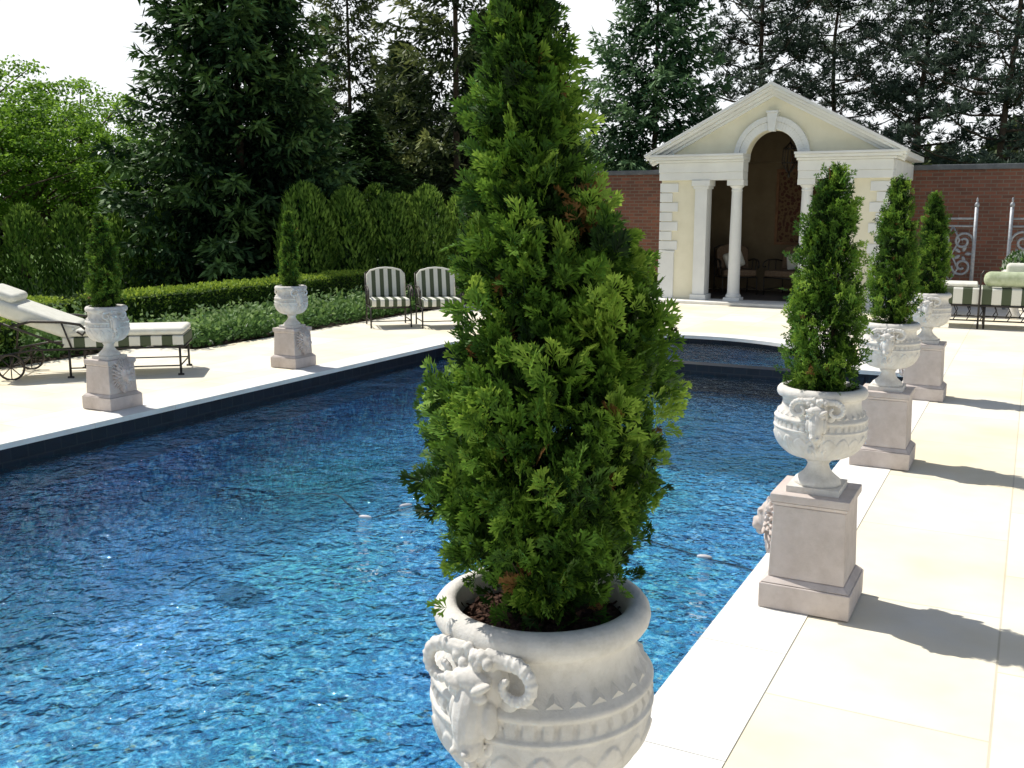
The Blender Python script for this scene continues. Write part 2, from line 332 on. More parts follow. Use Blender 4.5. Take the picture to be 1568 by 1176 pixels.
for x,y,a in ((-3.64,4.97,.2),(-3.55,5.3,.9),(-1.51,5.25,.1)):
    Mx=Matrix.Translation((x,y,WZ))@Matrix.Rotation(a,4,'Z'); g.ell((0,0,0),.045,.016,.014,M=Mx)
g.obj('floats',M_plastic,hose,True)
# ------------------------------------------------------------------ ram head / lion mask
def ram():
    g=G() # faces +x ; z up
    g.ell((.006,0,.012),.034,.040,.050); g.ell((.034,0,-.014),.030,.027,.050,(0,-.32,0)); g.ell((.044,0,-.052),.022,.022,.022)
    g.ell((.034,0,.028),.018,.032,.014); g.ell((.052,0,-.018),.011,.010,.034,(0,-.3,0))
    for s in (-1,1):
        g.ell((.044,.021*s,.012),.009,.011,.007); g.ell((.046,.023*s,.024),.011,.017,.006,(.45*s,0,0)); g.ell((.063,.010*s,-.056),.007,.006,.005)
        g.ell((.031,.027*s,-.02),.015,.011,.024); g.ell((.014,.048*s,.0),.006,.018,.010,(.5*s,0,0))
        pts=[(.010,.008*s,.046),(.020,.022*s,.056)];rs=[.011,.013]
        for i in range(44):
            t=i/43; a=1.9-t*6.2; R=.030*(1-.70*t)
            pts.append((.018+.012*t-.10*max(0,(.030+.036+R*math.cos(a)-.05))**1*.5,(.024+.036+R*math.cos(a)*1.15)*s,.028+R*math.sin(a)*.9)); rs.append(.0105*(1-.6*t)+.0013*math.sin(i*2.4))
        g.tube(pts,rs,9)
    for k in range(80):
        y=random.uniform(-.045,.045); z=random.uniform(-.105,-.018); x=.008+.022*(1-abs(y)/.045)+random.uniform(-.005,.007)-.08*max(0,-.07-z)
        g.ell((x,y*(1-.5*max(0,(-z-.05)/.07)),z),.0075,.0062,.013,(random.uniform(-.8,.8),random.uniform(-.5,.5),0),8,6)
    for k in range(26):
        g.ell((.018+random.uniform(0,.020),random.uniform(-.03,.03),.042+random.uniform(0,.020)),.008,.008,.008,nu=8,nv=6)
    return bake_remesh(g,'ram_head',M_urn,.0017,1)
def lion():
    g=G()
    g.ell((.0,0,0),.05,.088,.115)
    g.ell((.045,0,.012),.045,.058,.072); g.ell((.085,0,-.022),.034,.036,.03); g.ell((.10,0,-.006),.018,.02,.012); g.ell((.08,0,-.058),.022,.024,.016)
    g.ell((.075,0,.02),.025,.016,.032,(0,.3,0))
    for s in (-1,1):
        g.ell((.075,.026*s,.040),.014,.024,.011,(.35*s,0,0)); g.ell((.072,.028*s,.022),.010,.011,.008); g.ell((.1,.018*s,-.03),.016,.018,.017); g.ell((.03,.062*s,.07),.014,.02,.022)
    for ring,(rr,x,L) in enumerate(((.075,.045,.030),(.095,.025,.036),(.112,.008,.038))):
        n_=20+ring*4
        for i in range(n_):
            a=2*math.pi*i/n_+ring*.15; l=L*random.uniform(.85,1.25)
            g.ell((x+random.uniform(-.006,.006),rr*.82*math.cos(a),rr*1.02*math.sin(a)-.008),.012,.0095,l,(a-math.pi/2,0,0),8,7)
    for k in range(16):
        g.ell((.03+random.uniform(-.01,.02),random.uniform(-.035,.035),-.10+random.uniform(-.035,.02)),.014,.01,.028,(random.uniform(-.3,.3),0,0),8,6)
    return bake_remesh(g,'lion_mask',M_ped,.0038,1)
ME_ram=ram(); ME_lion=lion()
# ------------------------------------------------------------------ urn
def urn_mesh():
    prof=[(.115,.028),(.118,.034),(.112,.05),(.095,.062),(.072,.08),(.058,.10),(.052,.118),(.060,.128),(.066,.134),(.060,.141),(.062,.146)]
    ang=np.linspace(0,1,26)
    for t in ang: prof.append((.062+.166*math.sin(t*math.pi/2)**.85,.146+.134*(1-math.cos(t*math.pi/2))**.92))
    prof+=[(.2295,.284),(.2325,.287),(.2325,.291),(.228,.294),(.2255,.297),(.225,.31),(.2245,.322),(.228,.325),(.231,.329),(.231,.334),(.227,.338),(.221,.343),(.213,.352),(.204,.362),(.197,.374),(.193,.388),(.192,.402),(.194,.412),(.198,.417),(.205,.419),(.214,.423),(.220,.431),(.2225,.441),(.220,.452),(.213,.460),(.203,.465),(.192,.467),(.183,.465),(.176,.459),(.173,.448),(.170,.42),(.165,.405),(.0,.405)]
    def fn(a,z,r):
        d=0
        if .16<z<.272:
            t=(z-.16)/.112; n=10; u=(a*n/(2*math.pi))%1; u=abs(u-.5)*2
            tip=1-.9*u**1.6
            e=tip-t
            if e>0: d+=.008*min(1,e/.05)*(.75+.25*math.cos(u*6.3)); d-=.004*math.exp(-(u/.10)**2)*1
            u2=(a*n/(2*math.pi)+.5)%1; u2=abs(u2-.5)*2; e2=(.86-.7*u2**1.6)-t+.1
            if e<=0 and e2>0: d+=.004*min(1,e2/.05)
        if .298<z<.321: 
            u=(a*40/(2*math.pi))%1; d+= .006 if u<.62 else -.005
        return d
    g=G(); pr=[]
    for i in range(len(prof)-1):
        (r0,z0),(r1,z1)=prof[i],prof[i+1]; k=3 if .15<z0<.285 else 1
        for j in range(k): pr.append((r0+(r1-r0)*j/k,z0+(z1-z0)*j/k))
    pr.append(prof[-1]); pr=[(max(r,.001),z) for r,z in pr]
    g.lathe(pr,400,fn=fn)
    return g.mesh('urn_body',M_urn,True)
ME_urn=urn_mesh()
gb=G(); gb.box(-.13,.13,-.13,.13,0,.028); ME_plinth=gb.mesh('urn_plinth',M_urn)
gs=G()
gs.lathe([(.0015,.437),(.05,.436),(.10,.431),(.14,.426),(.172,.42)],40); ME_soil0=gs.mesh('soil',M_mulch,True)
def chips():
    n=900; r=np.sqrt(rng.random(n))*.165; a=rng.random(n)*6.283; P=np.stack([r*np.cos(a),r*np.sin(a),.424+.018*(1-(r/.17)**2)+rng.random(n)*.008],1)
    Dr=nrmz(rng.normal(size=(n,3))*[1,1,.35]); Nn=nrmz(rng.normal(size=(n,3))*.6+[0,0,1]); V=leafq(P,Dr,Nn,.010+.018*rng.random(n),.004+.006*rng.random(n),.5)
    return qmesh('mulch_chips',V,n,M_mulch,rng.random(n))
ME_chips=chips()
gz=G()
for i in range(30):
    a=2*math.pi*i/30
    if min(abs((a+math.pi)%(2*math.pi)-math.pi-rad(20)),abs((a)%(2*math.pi)-rad(200)))<.42: continue
    Mx=Matrix.Rotation(a,4,'Z')@Matrix.Translation((.216,0,.346))@Matrix.Rotation(-.65,4,'Y')
    gz.add([(0,-.021,-.002),(0,.021,-.002),(-.0,0,.030),(.009,0,.008)],[(0,1,3),(1,2,3),(2,0,3)],Mx)
ME_zig=gz.mesh('shoulder_points',M_urn)
def pedestal(x,y,h,side,urn_rot=0.0,us=.88,ps=1.0,uz=1.0):
    e=empty('stone_pedestal',(x,y,0.004),0,(ps,ps,1)); g=G()
    b=.195
    g.box(-b,b,-b,b,0,.115); g.obj('base',M_ped,e,bevel=.006)
    g=G(); g.box(-b+.004,b-.004,-b+.004,b-.004,.117,.14,taper=.026); g.obj('base_moulding',M_ped,e,bevel=.004)
    g=G(); g.box(-.163,.163,-.163,.163,.14,h-.055,taper=.009); g.obj('shaft',M_ped,e,bevel=.005)
    g=G(); g.box(-.154,.154,-.154,.154,h-.055,h-.037,taper=-.012); g.box(-.168,.168,-.168,.168,h-.036,h); g.obj('cap',M_ped,e,bevel=.004)
    inst('lion_mask',ME_lion,e,(side*.160,0,(.14+h)/2+.02),(0,0,0 if side>0 else math.pi),(1.0,1.0,1.05))
    u=empty('ornamental_stone_urn',(x,y,h+.004),urn_rot,(us,us,uz))
    inst('body',ME_urn,u); inst('plinth',ME_plinth,u,rot=(0,0,-urn_rot)); inst('soil',ME_soil0,u); inst('mulch',ME_chips,u); inst('points_band',ME_zig,u)
    for k in (0,2):
        a=k*math.pi/2+rad(20); inst('ram_head',ME_ram,u,(.190*math.cos(a),.190*math.sin(a),.352),(0,0,a),(1.35,1.40,1.35))
    return e
PED=[(-.828,1.722,.44,-1),(-.775,4.43,.52,-1),(-.83,7.22,.52,-1),(-.83,9.97,.52,-1),(-7.22,6.12,.44,1),(-7.32,8.72,.44,1)]
# ------------------------------------------------------------------ arborvitae
def fan_template(seed,nb=7,sub=1):
    r=np.random.default_rng(seed); P=[];Dv=[];L=[];W=[];TT=[]
    def add(p,a,l,w,t): P.append((p[0],p[1],0));Dv.append((math.cos(a),math.sin(a),0));L.append(l);W.append(w);TT.append(t)
    add((0,0),0,.62,.07,-.1)
    for i in range(nb):
        u=-1+2*i/(nb-1); a=u*.95+r.normal()*.09; s=.30*(1-abs(u))+.05; l=(.66-.12*abs(u))*r.uniform(.8,1.15)
        add((s,0),a,l,.10,.02)
        for q in ((.35,.62) if sub>1 else (.48,)):
            for t in (-1,1):
                a2=a+t*(.55+r.normal()*.1); add((s+math.cos(a)*l*q,math.sin(a)*l*q),a2,l*(.40-.12*q)*r.uniform(.8,1.2)+.06,.10,.12)
    P=np.array(P,float);Dv=np.array(Dv,float); n=len(P)
    V=leafq(P,Dv,np.tile([0,0,1.],(n,1)),np.array(L),np.array(W),.62)
    V[:,2]=.25*V[:,0]**2-.35*np.abs(V[:,1])**1.5+r.normal(size=len(V))*.02
    return V,n,np.array(TT)
TPL=[fan_template(s,7,1) for s in range(5)]
TPLs=[fan_template(s,5,1) for s in range(10,13)]
def fronds(P,Dr,Nn,S,tint,tpls):
    VV=[];TT=[];nq=0; n=len(P); which=rng.integers(0,len(tpls),n)
    Sd=nrmz(np.cross(Nn,Dr)); Nn=np.cross(Dr,Sd)
    for k,(V,c_,tt) in enumerate(tpls):
        m=which==k
        if not m.any(): continue
        B=np.stack([Dr[m],Sd[m],Nn[m]],1)*S[m][:,None,None]
        R=np.einsum('vi,nij->nvj',V,B)+P[m][:,None,:]
        VV.append(R.reshape(-1,3)); TT.append((tint[m][:,None]+tt[None,:]).ravel()); nq+=c_*m.sum()
    return np.concatenate(VV),int(nq),np.concatenate(TT)
def arbor(name,H,R,prof,ncl,per,fs,axis=None,tpls=TPL,bumps=.16,zoff=0.0,brownf=.02,spots=()):
    if axis is None: axis=([0,1],[0,0])
    def ax(t): 
        o=np.interp(t,axis[0],axis[1]); return np.stack([o*.887,o*.46,0*o],-1)
    t=rng.random(ncl*3); rp=np.interp(t,prof[0],prof[1])/max(prof[1]); keep=rng.random(ncl*3)<(rp+.12); t=t[keep][:ncl]; n=len(t)
    az=rng.random(n)*2*math.pi; rp=np.interp(t,prof[0],prof[1])*R
    lump=1+bumps*np.sin(az*3+t*17)+bumps*.8*np.sin(az*5-t*29+1.3)
    rad_=rp*lump*(.55+.45*rng.random(n)**.6)
    O=np.stack([np.cos(az),np.sin(az),np.zeros(n)],1)
    C=O*rad_[:,None]; C[:,2]=zoff+t*H; C+=ax(t)
    Dc=nrmz(O*(.50-.3*t[:,None])+np.array([0,0,.8])+rng.normal(size=(n,3))*.22)
    depth=rad_/np.maximum(rp*lump,1e-3)
    idx=np.repeat(np.arange(n),per); m=len(idx)
    back=rng.random(m); cs=rng.uniform(.7,1.35,n)[idx]
    side=rng.normal(size=(m,3)); side-=Dc[idx]*np.sum(side*Dc[idx],1)[:,None]
    P=C[idx]-Dc[idx]*((back-.25)*fs*1.9*cs)[:,None]+side*(fs*(.12+.42*back)*cs)[:,None]
    Dr=nrmz(Dc[idx]+side*.42+rng.normal(size=(m,3))*.22)
    tang=np.cross(O,[0,0,1.]); Nn=nrmz(tang[idx]+rng.normal(size=(m,3))*.8)
    ct=rng.normal(size=n)*.15
    tint=.27+.38*(depth[idx]-.55)/.45-.30*back+ct[idx]+rng.normal(size=m)*.06  # low tint paints inner-crown shade, high tint paints sunlit outer fronds
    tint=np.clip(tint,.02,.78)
    k=int(m*.34); ti=rng.random(k); ri=np.interp(ti,prof[0],prof[1])*R*np.sqrt(rng.random(k))*.66; ai=rng.random(k)*6.283
    Pi=np.stack([ri*np.cos(ai),ri*np.sin(ai),zoff+ti*H-.01],1)+ax(ti); Di=nrmz(np.stack([np.cos(ai)*.6,np.sin(ai)*.6,np.full(k,.8)],1)+rng.normal(size=(k,3))*.4)
    Ni=nrmz(rng.normal(size=(k,3))); 
    P=np.concatenate([P,Pi]);Dr=np.concatenate([Dr,Di]);Nn=np.concatenate([Nn,Ni]); tint=np.concatenate([tint,np.clip(rng.normal(size=k)*.06+.06,0.0,.3)])
    S=fs*(.7+.6*rng.random(len(P)))
    br=rng.random(len(P))<brownf
    for (sx_,sy_,sz_,sr,pp) in spots:
        dd=np.linalg.norm(P-np.array([sx_,sy_,sz_]),axis=1); br|=(dd<sr)&(rng.random(len(P))<pp)
    tint[br]=1.5
    V,nq,T=fronds(P,Dr,Nn,S,tint,tpls); T=np.where(T>1.1,1.0,np.clip(T,0,.93))
    return qmesh(name,V,nq,F_arb,T)
def trunk(parent,H,r,stems=3,z0=0,m=M_bark,spread=.3,lean=(0,0)):
    g=G()
    for s in range(stems):
        a=random.uniform(0,6.28); pts=[];rs=[]
        for i in range(9):
            t=i/8; k=math.sin(t*math.pi)*spread*.35 if stems>1 else 0
            pts.append((math.cos(a)*(k+.012*stems*(stems>1)*(1-t))+lean[0]*t+random.uniform(-.1,.1)*r,math.sin(a)*(k)+lean[1]*t,z0+H*t)); rs.append(r*(1-.85*t))
        g.tube(pts,rs,8)
    for i in range(46):
        t=random.uniform(.05,.9); a=random.uniform(0,6.28); L=spread*(1.1-t)*random.uniform(.6,1.1)
        g.tube([(lean[0]*t,lean[1]*t,z0+H*t),(lean[0]*t+math.cos(a)*L*.5,lean[1]*t+math.sin(a)*L*.5,z0+H*t+L*.35),(lean[0]*t+math.cos(a)*L,lean[1]*t+math.sin(a)*L,z0+H*t+L*.9)],[r*.3,r*.2,r*.08],5)
    return g.obj('trunk',m,parent,True)
PF0=([0,.024,.08,.133,.24,.344,.39,.446,.547,.596,.645,.70,.744,.84,.88,.92,1],[.045,.085,.15,.185,.218,.205,.178,.165,.150,.138,.102,.066,.076,.055,.042,.026,.008])
AX0=([0,.08,.133,.24,.344,.39,.446,.547,.596,.645,.70,.744,.84,1],[.012,.004,-.010,.004,.006,.014,.044,.022,-.002,-.014,-.030,-.040,-.036,-.036])
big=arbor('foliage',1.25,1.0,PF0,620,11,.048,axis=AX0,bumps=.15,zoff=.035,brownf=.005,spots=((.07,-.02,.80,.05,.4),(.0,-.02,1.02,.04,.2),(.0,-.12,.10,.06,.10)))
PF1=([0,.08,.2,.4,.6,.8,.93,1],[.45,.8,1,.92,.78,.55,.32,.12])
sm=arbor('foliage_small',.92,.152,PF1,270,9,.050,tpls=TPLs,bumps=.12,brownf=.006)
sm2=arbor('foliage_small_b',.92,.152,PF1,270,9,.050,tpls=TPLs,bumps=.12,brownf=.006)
for i,(x,y,h,s) in enumerate(PED):
    pedestal(x,y,h,s,rad([-118,-105,-108,-108,-40,-40][i]),us=.985 if i==0 else (.86 if i<4 else .80),ps=1 if i<4 else .92,uz=1.155 if i==0 else 1.0)
    zt=h+.43*(1.155 if i==0 else 1)
    sc={0:(1,1,1),1:(1.0,1.0,1.03),2:(.95,.95,1.07),3:(.92,.92,1.0),4:(.86,.86,.88),5:(.66,.66,.90)}[i]
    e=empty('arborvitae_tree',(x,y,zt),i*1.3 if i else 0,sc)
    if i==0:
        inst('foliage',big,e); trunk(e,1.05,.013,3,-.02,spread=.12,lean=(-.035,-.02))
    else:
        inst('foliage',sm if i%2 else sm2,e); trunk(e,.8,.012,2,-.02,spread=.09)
# ------------------------------------------------------------------ big conifers
def spruce_mesh(name,H,R,seed,mat_,nb=330,droop=1.0,pw=.8,dens=1.0,zmin=.02,tw=.07,tl=.24,up=.25,m=4):
    r=np.random.default_rng(seed); P=[];Dv=[];T=[];Ls=[]
    for i in range(nb):
        t=zmin+(1-zmin)*(i+r.random())/nb
        L=R*(1-t)**pw*r.uniform(.62,1.15)+.12; a=i*2.39996+r.normal()*.3; z0=t*H
        k=max(4,int(L/.13*dens)); s=(np.arange(k)+r.random(k))/k; s=.08+.92*s
        dz=L*droop*(-.42*s+.30*s*s)*(1-t*1.1)+L*s*.5*t
        o=np.array([math.cos(a),math.sin(a),0]); tg=np.array([-math.sin(a),math.cos(a),0])
        B=o*(L*s)[:,None]; B[:,2]=z0+dz
        bt=r.normal()*.16
        for sg in (-1,1,0):
            tlw=np.minimum(.65,.42*L*(1-s)+.16)*(1 if sg else .6)
            dirn=nrmz(o*.75+tg*sg*.8+np.array([0,0,-.12 if sg else up])+r.normal(size=(k,3))*.12)
            for j in range(m):
                q=(j+r.random(k))/m
                P.append(B+dirn*(tlw*q)[:,None]+r.normal(size=(k,3))*.03-np.array([0,0,1.])*(q*tlw*.25)[:,None])
                Dv.append(nrmz(dirn+r.normal(size=(k,3))*.45+np.array([0,0,-.25])))
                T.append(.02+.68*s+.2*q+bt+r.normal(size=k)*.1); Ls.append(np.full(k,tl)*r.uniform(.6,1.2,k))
    P=np.concatenate(P);Dv=np.concatenate(Dv);T=np.clip(np.concatenate(T),0,1);Ls=np.concatenate(Ls)
    Nn=nrmz(r.normal(size=P.shape)*.6+np.array([0,0,1.])); V=leafq(P,Dv,Nn,Ls,tw*r.uniform(.7,1.3,len(P)),.4)
    return qmesh(name,V,len(P),mat_,T)
def pine_mesh(name,H,R,seed,mat_,nb=46,npuff=11):
    r=np.random.default_rng(seed); P=[];Dv=[];T=[]; g=G()
    g.tube([(0.12*math.sin(i),.1*math.cos(i*2),H*i/8) for i in range(9)],[.12*(1-.85*i/8) for i in range(9)],8)
    for i in range(nb):
        t=.08+.90*(i+r.random())/nb; a=i*2.4+r.normal()*.4; L=R*(1-t**1.6*.75)*r.uniform(.55,1.1); z0=t*H; up=.18+.5*t
        o=np.array([math.cos(a),math.sin(a),0]); tg=np.array([-math.sin(a),math.cos(a),0]); bt=r.normal()*.14
        pts=[tuple(o*L*s+np.array([0,0,z0+L*(up*s*s-.05*s)])) for s in (0,.33,.66,1)]
        g.tube(pts,[.05*(1-t*.6),.038*(1-t*.6),.025*(1-t*.5),.01],5)
        for j in range(npuff):
            s=r.uniform(.15,1.02); side=r.normal()*.32*(1.15-s)*L
            c=o*L*s+tg*side+np.array([0,0,z0+L*(up*s*s-.05*s)+r.uniform(-.05,.3)])
            b=o*L*(s-.15)+np.array([0,0,z0+L*(up*s*s-.05*s)-.05]); g.tube([tuple(b),tuple(c)],[.014,.007],3)
            for q in range(4):
                cc=c+r.normal(size=3)*[.26,.26,.11]; m=19
                dd=nrmz(r.normal(size=(m,3))*[1,1,.7]+[0,0,.45]+o*.3)
                P.append(cc+dd*.02); Dv.append(dd); T.append(.35+.3*dd[:,2]+bt+r.normal(size=m)*.12)
    P=np.concatenate(P);Dv=np.concatenate(Dv);T=np.clip(np.concatenate(T),0,1)
    V=leafq(P,Dv,nrmz(r.normal(size=P.shape)),.20*r.uniform(.6,1.3,len(P)),.042,.5)
    return qmesh(name,V,len(P),mat_,T),g.mesh(name+'_limbs',M_bark,True)
def decid_mesh(name,H,R,seed,mat_,ncl=240,per=85,leaf=.11,z0=.25):
    r=np.random.default_rng(seed); g=G(); P=[];T=[]
    g.tube([(0,0,0),(.05,0,H*.25),(0,.06,H*.55),(0,0,H*.8)],[.16,.13,.08,.02],8)
    for i in range(ncl):
        u=r.normal(size=3); u/=np.linalg.norm(u); q=r.random()**.4
        lob=1+.22*math.sin(u[0]*5+seed)+.18*math.sin(u[1]*7+u[2]*4)
        c=np.array([u[0]*R*q*lob,u[1]*R*q*lob,H*(z0+(1-z0)*.5)+u[2]*H*(1-z0)*.5*q*lob])
        if i%5==0: g.tube([(0,0,max(.3,c[2]*.5)),tuple(c*[.5,.5,.85]),tuple(c)],[.05,.03,.008],4)
        rr=r.uniform(.22,.5); m=per; d=nrmz(r.normal(size=(m,3)))*(r.random((m,1))**.5)*rr*[1.15,1.15,.7]
        P.append(c+d); T.append(.32+.35*d[:,2]/rr+.25*(q-.6)+r.normal()*.1+r.normal(size=m)*.1)
    P=np.concatenate(P);T=np.clip(np.concatenate(T),0,1)
    V=leafq(P,nrmz(r.normal(size=P.shape)+[0,0,-.3]),nrmz(r.normal(size=P.shape)*.8+[0,0,1]),leaf*r.uniform(.6,1.3,len(P)),leaf*.65,.45)
    return qmesh(name,V,len(P),mat_,T),g.mesh(name+'_limbs',M_bark,True)
def azpos(px,d):
    a=rad(27.5)-math.atan((px-784)/1548); return (-math.sin(a)*d,math.cos(a)*d)
def put(name,px,d,fol,limb=None,rz=0,sc=(1,1,1),H=0,tr=.11):
    x,y=azpos(px,d); e=empty(name,(x,y,-.05),rz,sc); inst('foliage',fol,e)
    if limb: inst('trunk',limb,e)
    else:
        g=G(); g.tube([(0,0,H*i/6) for i in range(7)],[tr*(1-.93*i/6) for i in range(7)],8); g.obj('trunk',M_bark,e,True)
    return e
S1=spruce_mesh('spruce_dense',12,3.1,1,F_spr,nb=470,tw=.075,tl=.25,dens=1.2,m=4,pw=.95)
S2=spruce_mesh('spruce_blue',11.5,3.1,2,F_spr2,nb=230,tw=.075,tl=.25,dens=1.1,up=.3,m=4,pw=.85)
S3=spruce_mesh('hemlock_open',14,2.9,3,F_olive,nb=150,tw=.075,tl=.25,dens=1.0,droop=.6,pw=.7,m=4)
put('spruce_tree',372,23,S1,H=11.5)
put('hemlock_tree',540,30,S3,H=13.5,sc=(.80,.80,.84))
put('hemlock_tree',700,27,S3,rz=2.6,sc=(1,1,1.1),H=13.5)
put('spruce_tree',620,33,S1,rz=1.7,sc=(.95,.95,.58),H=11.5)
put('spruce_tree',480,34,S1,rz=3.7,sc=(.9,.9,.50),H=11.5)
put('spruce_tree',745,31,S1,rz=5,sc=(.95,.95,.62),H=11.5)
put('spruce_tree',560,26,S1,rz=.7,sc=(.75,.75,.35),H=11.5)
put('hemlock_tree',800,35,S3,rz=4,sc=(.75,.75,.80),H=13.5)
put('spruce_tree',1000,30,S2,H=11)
P1f,P1l=pine_mesh('pine_a',13,3.8,11,F_pine,50,10); P2f,P2l=pine_mesh('pine_b',12.5,3.6,12,F_pine,50,10)
put('pine_tree',1160,33,P2f,P2l,rz=.4)
put('pine_tree',1270,36,P1f,P1l,sc=(1,1,.9))
put('pine_tree',1400,34,P2f,P2l,rz=2)
put('pine_tree',1530,31,P1f,P1l,rz=3)
put('pine_tree',1690,32,P2f,P2l,rz=5)
D1,D1l=decid_mesh('maple_a',6.2,2.5,5,F_dec)
put('maple_tree',30,29,D1,D1l,sc=(1.0,1.0,.84)); put('maple_tree',130,34,D1,D1l,rz=2,sc=(1.05,1.05,.86)); put('maple_tree',-60,26,D1,D1l,rz=4,sc=(1,1,.82))
put('maple_tree',225,40,D1,D1l,rz=1,sc=(1.2,1.2,.68)); put('maple_tree',885,33,D1,D1l,rz=3,sc=(.6,.6,.66))
# ------------------------------------------------------------------ hedges
def box_leaves(x0,x1,y0,y1,z0,z1,n,leaf,r,rough=.05):
    A=[(y1-y0)*(z1-z0)]*2+[(x1-x0)*(z1-z0)]*2+[(x1-x0)*(y1-y0)]
    f=r.choice(5,n,p=np.array(A)/sum(A)); u=r.random(n);v=r.random(n); P=np.zeros((n,3)); Nn=np.zeros((n,3))
    X=x0+(x1-x0)*u; Y=y0+(y1-y0)*u; Z=z0+(z1-z0)*v; Y2=y0+(y1-y0)*v
    for k,(nx,px) in enumerate(((-1,x0),(1,x1))):
        m=f==k; P[m]=np.stack([np.full(m.sum(),px),Y[m],Z[m]],1); Nn[m]=(nx,0,0)
    for k,(ny,py) in enumerate(((-1,y0),(1,y1))):
        m=f==k+2; P[m]=np.stack([X[m],np.full(m.sum(),py),Z[m]],1); Nn[m]=(0,ny,0)
    m=f==4; P[m]=np.stack([X[m],Y2[m],np.full(m.sum(),z1)],1); Nn[m]=(0,0,1)
    wob=np.sin(P[:,1]*4.1+P[:,0]*2)*.4+np.sin(P[:,1]*9.7)*.3
    P+=Nn*((r.random(n)-.6)*rough*2+wob*rough*.6)[:,None]
    Dr=nrmz(Nn*.5+r.normal(size=(n,3))*.7+[0,0,.3]); N2=nrmz(Nn+r.normal(size=(n,3))*.5)
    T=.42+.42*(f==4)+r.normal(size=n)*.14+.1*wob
    return leafq(P,Dr,N2,leaf*r.uniform(.6,1.3,n),leaf*.6),T
def hedge(name,boxes,mat_,leaf,dens,seed,rough=.05,rot=0,loc=(0,0,0)):
    r=np.random.default_rng(seed); VV=[];TT=[]
    for b in boxes:
        ar=2*((b[1]-b[0])+(b[3]-b[2]))*(b[5]-b[4])+(b[1]-b[0])*(b[3]-b[2]); n=int(ar*dens)
        V,T=box_leaves(*b,n,leaf,r,rough); VV.append(V);TT.append(T)
        i=rough*1.1; x0,x1,y0,y1,z0,z1=b[0]+i,b[1]-i,b[2]+i,b[3]-i,b[4],b[5]-i
        c=np.array([(x0,y0,z0),(x1,y0,z0),(x1,y1,z0),(x0,y1,z0),(x0,y0,z1),(x1,y0,z1),(x1,y1,z1),(x0,y1,z1)])
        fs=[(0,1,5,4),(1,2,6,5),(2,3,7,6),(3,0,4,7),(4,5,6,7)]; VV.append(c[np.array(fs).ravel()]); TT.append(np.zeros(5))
    V=np.concatenate(VV); T=np.clip(np.concatenate(TT),0,1); me=qmesh(name,V,len(T),mat_,T)
    return inst(name,me,None,loc,(0,0,rot))
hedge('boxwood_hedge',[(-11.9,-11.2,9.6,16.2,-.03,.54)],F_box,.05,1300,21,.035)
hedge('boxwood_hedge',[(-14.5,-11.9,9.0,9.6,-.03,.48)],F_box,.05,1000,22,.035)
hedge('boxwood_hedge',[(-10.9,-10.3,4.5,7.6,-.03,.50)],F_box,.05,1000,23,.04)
def cone_row(name,pts,H,R,n,seed,leaf=.12,tb=0):
    r=np.random.default_rng(seed); VV=[];TT=[]
    for (x,y) in pts:
        h=H*r.uniform(.92,1.08); t=r.random(n)**.85; a=r.random(n)*6.283; R_=R*r.uniform(.9,1.08)
        pr=np.interp(t,[0,.1,.5,.78,.9,.97,1],[.85,1,.96,.80,.56,.28,.06])*R_
        rr=pr*(.78+.3*r.random(n))*(1+.1*np.sin(a*4+t*11))
        P=np.stack([x+rr*np.cos(a),y+rr*np.sin(a),t*h-.03],1); O=np.stack([np.cos(a),np.sin(a),0*a],1)
        Dr=nrmz(O*.35+[0,0,1]+r.normal(size=(n,3))*.3); Nn=nrmz(O+r.normal(size=(n,3))*.7)
        T=tb+.24+.46*(rr/pr-.78)/.3+.22*t+r.normal()*.05+r.normal(size=n)*.1; VV.append(leafq(P,Dr,Nn,leaf*r.uniform(.7,1.3,n),leaf*.38)); TT.append(T)
    T=np.clip(np.concatenate(TT),0,1); me=qmesh(name,np.concatenate(VV),len(T),F_hdg,T); return inst(name,me)
def lin(a,b,n): return [(a[0]+(b[0]-a[0])*i/(n-1),a[1]+(b[1]-a[1])*i/(n-1)) for i in range(n)]
cone_row('arborvitae_hedge',lin((-13.0,16.0),(-10.2,20.7),7),2.1,.54,3100,31,tb=.04)
cone_row('arborvitae_hedge',lin((-19.8,11.6),(-16.2,15.2),7),1.68,.41,2500,32,tb=-.12)
cone_row('arborvitae_hedge',lin((-16.6,19.2),(-13.2,19.8),6),2.2,.5,1500,33,tb=-.18)
def cover(name,x0,x1,y0,y1,n,seed,h=.22):
    r=np.random.default_rng(seed); cx=r.uniform(x0,x1,n//60);cy_=r.uniform(y0,y1,n//60); i=r.integers(0,len(cx),n)
    d=r.normal(size=(n,3))*[.16,.16,1]; d[:,2]=np.abs(r.normal(size=n))*.5*h
    hh=(.5+.8*r.random(len(cx)))[i]; P=np.stack([np.clip(cx[i]+d[:,0],x0,x1+.05),cy_[i]+d[:,1],np.clip(d[:,2]*hh+.08*h,0,h*1.6)],1)
    T=np.clip(.2+.5*P[:,2]/h+r.normal(size=n)*.14,0,.9); w_=r.random(n)<.008; T[w_]=1
    V=leafq(P,nrmz(r.normal(size=(n,3))*[1,1,.5]+[0,0,.7]),nrmz(r.normal(size=(n,3))+[0,0,.8]),.08*r.uniform(.6,1.3,n),.045)
    me=qmesh(name,V,n,F_cov,T); return inst(name,me)
cover('ground_cover_plants',-11.1,-9.40,9.3,15.6,24000,41)
cover('ground_cover_plants',-11.6,-10.2,4.0,9.2,14000,42,.3)
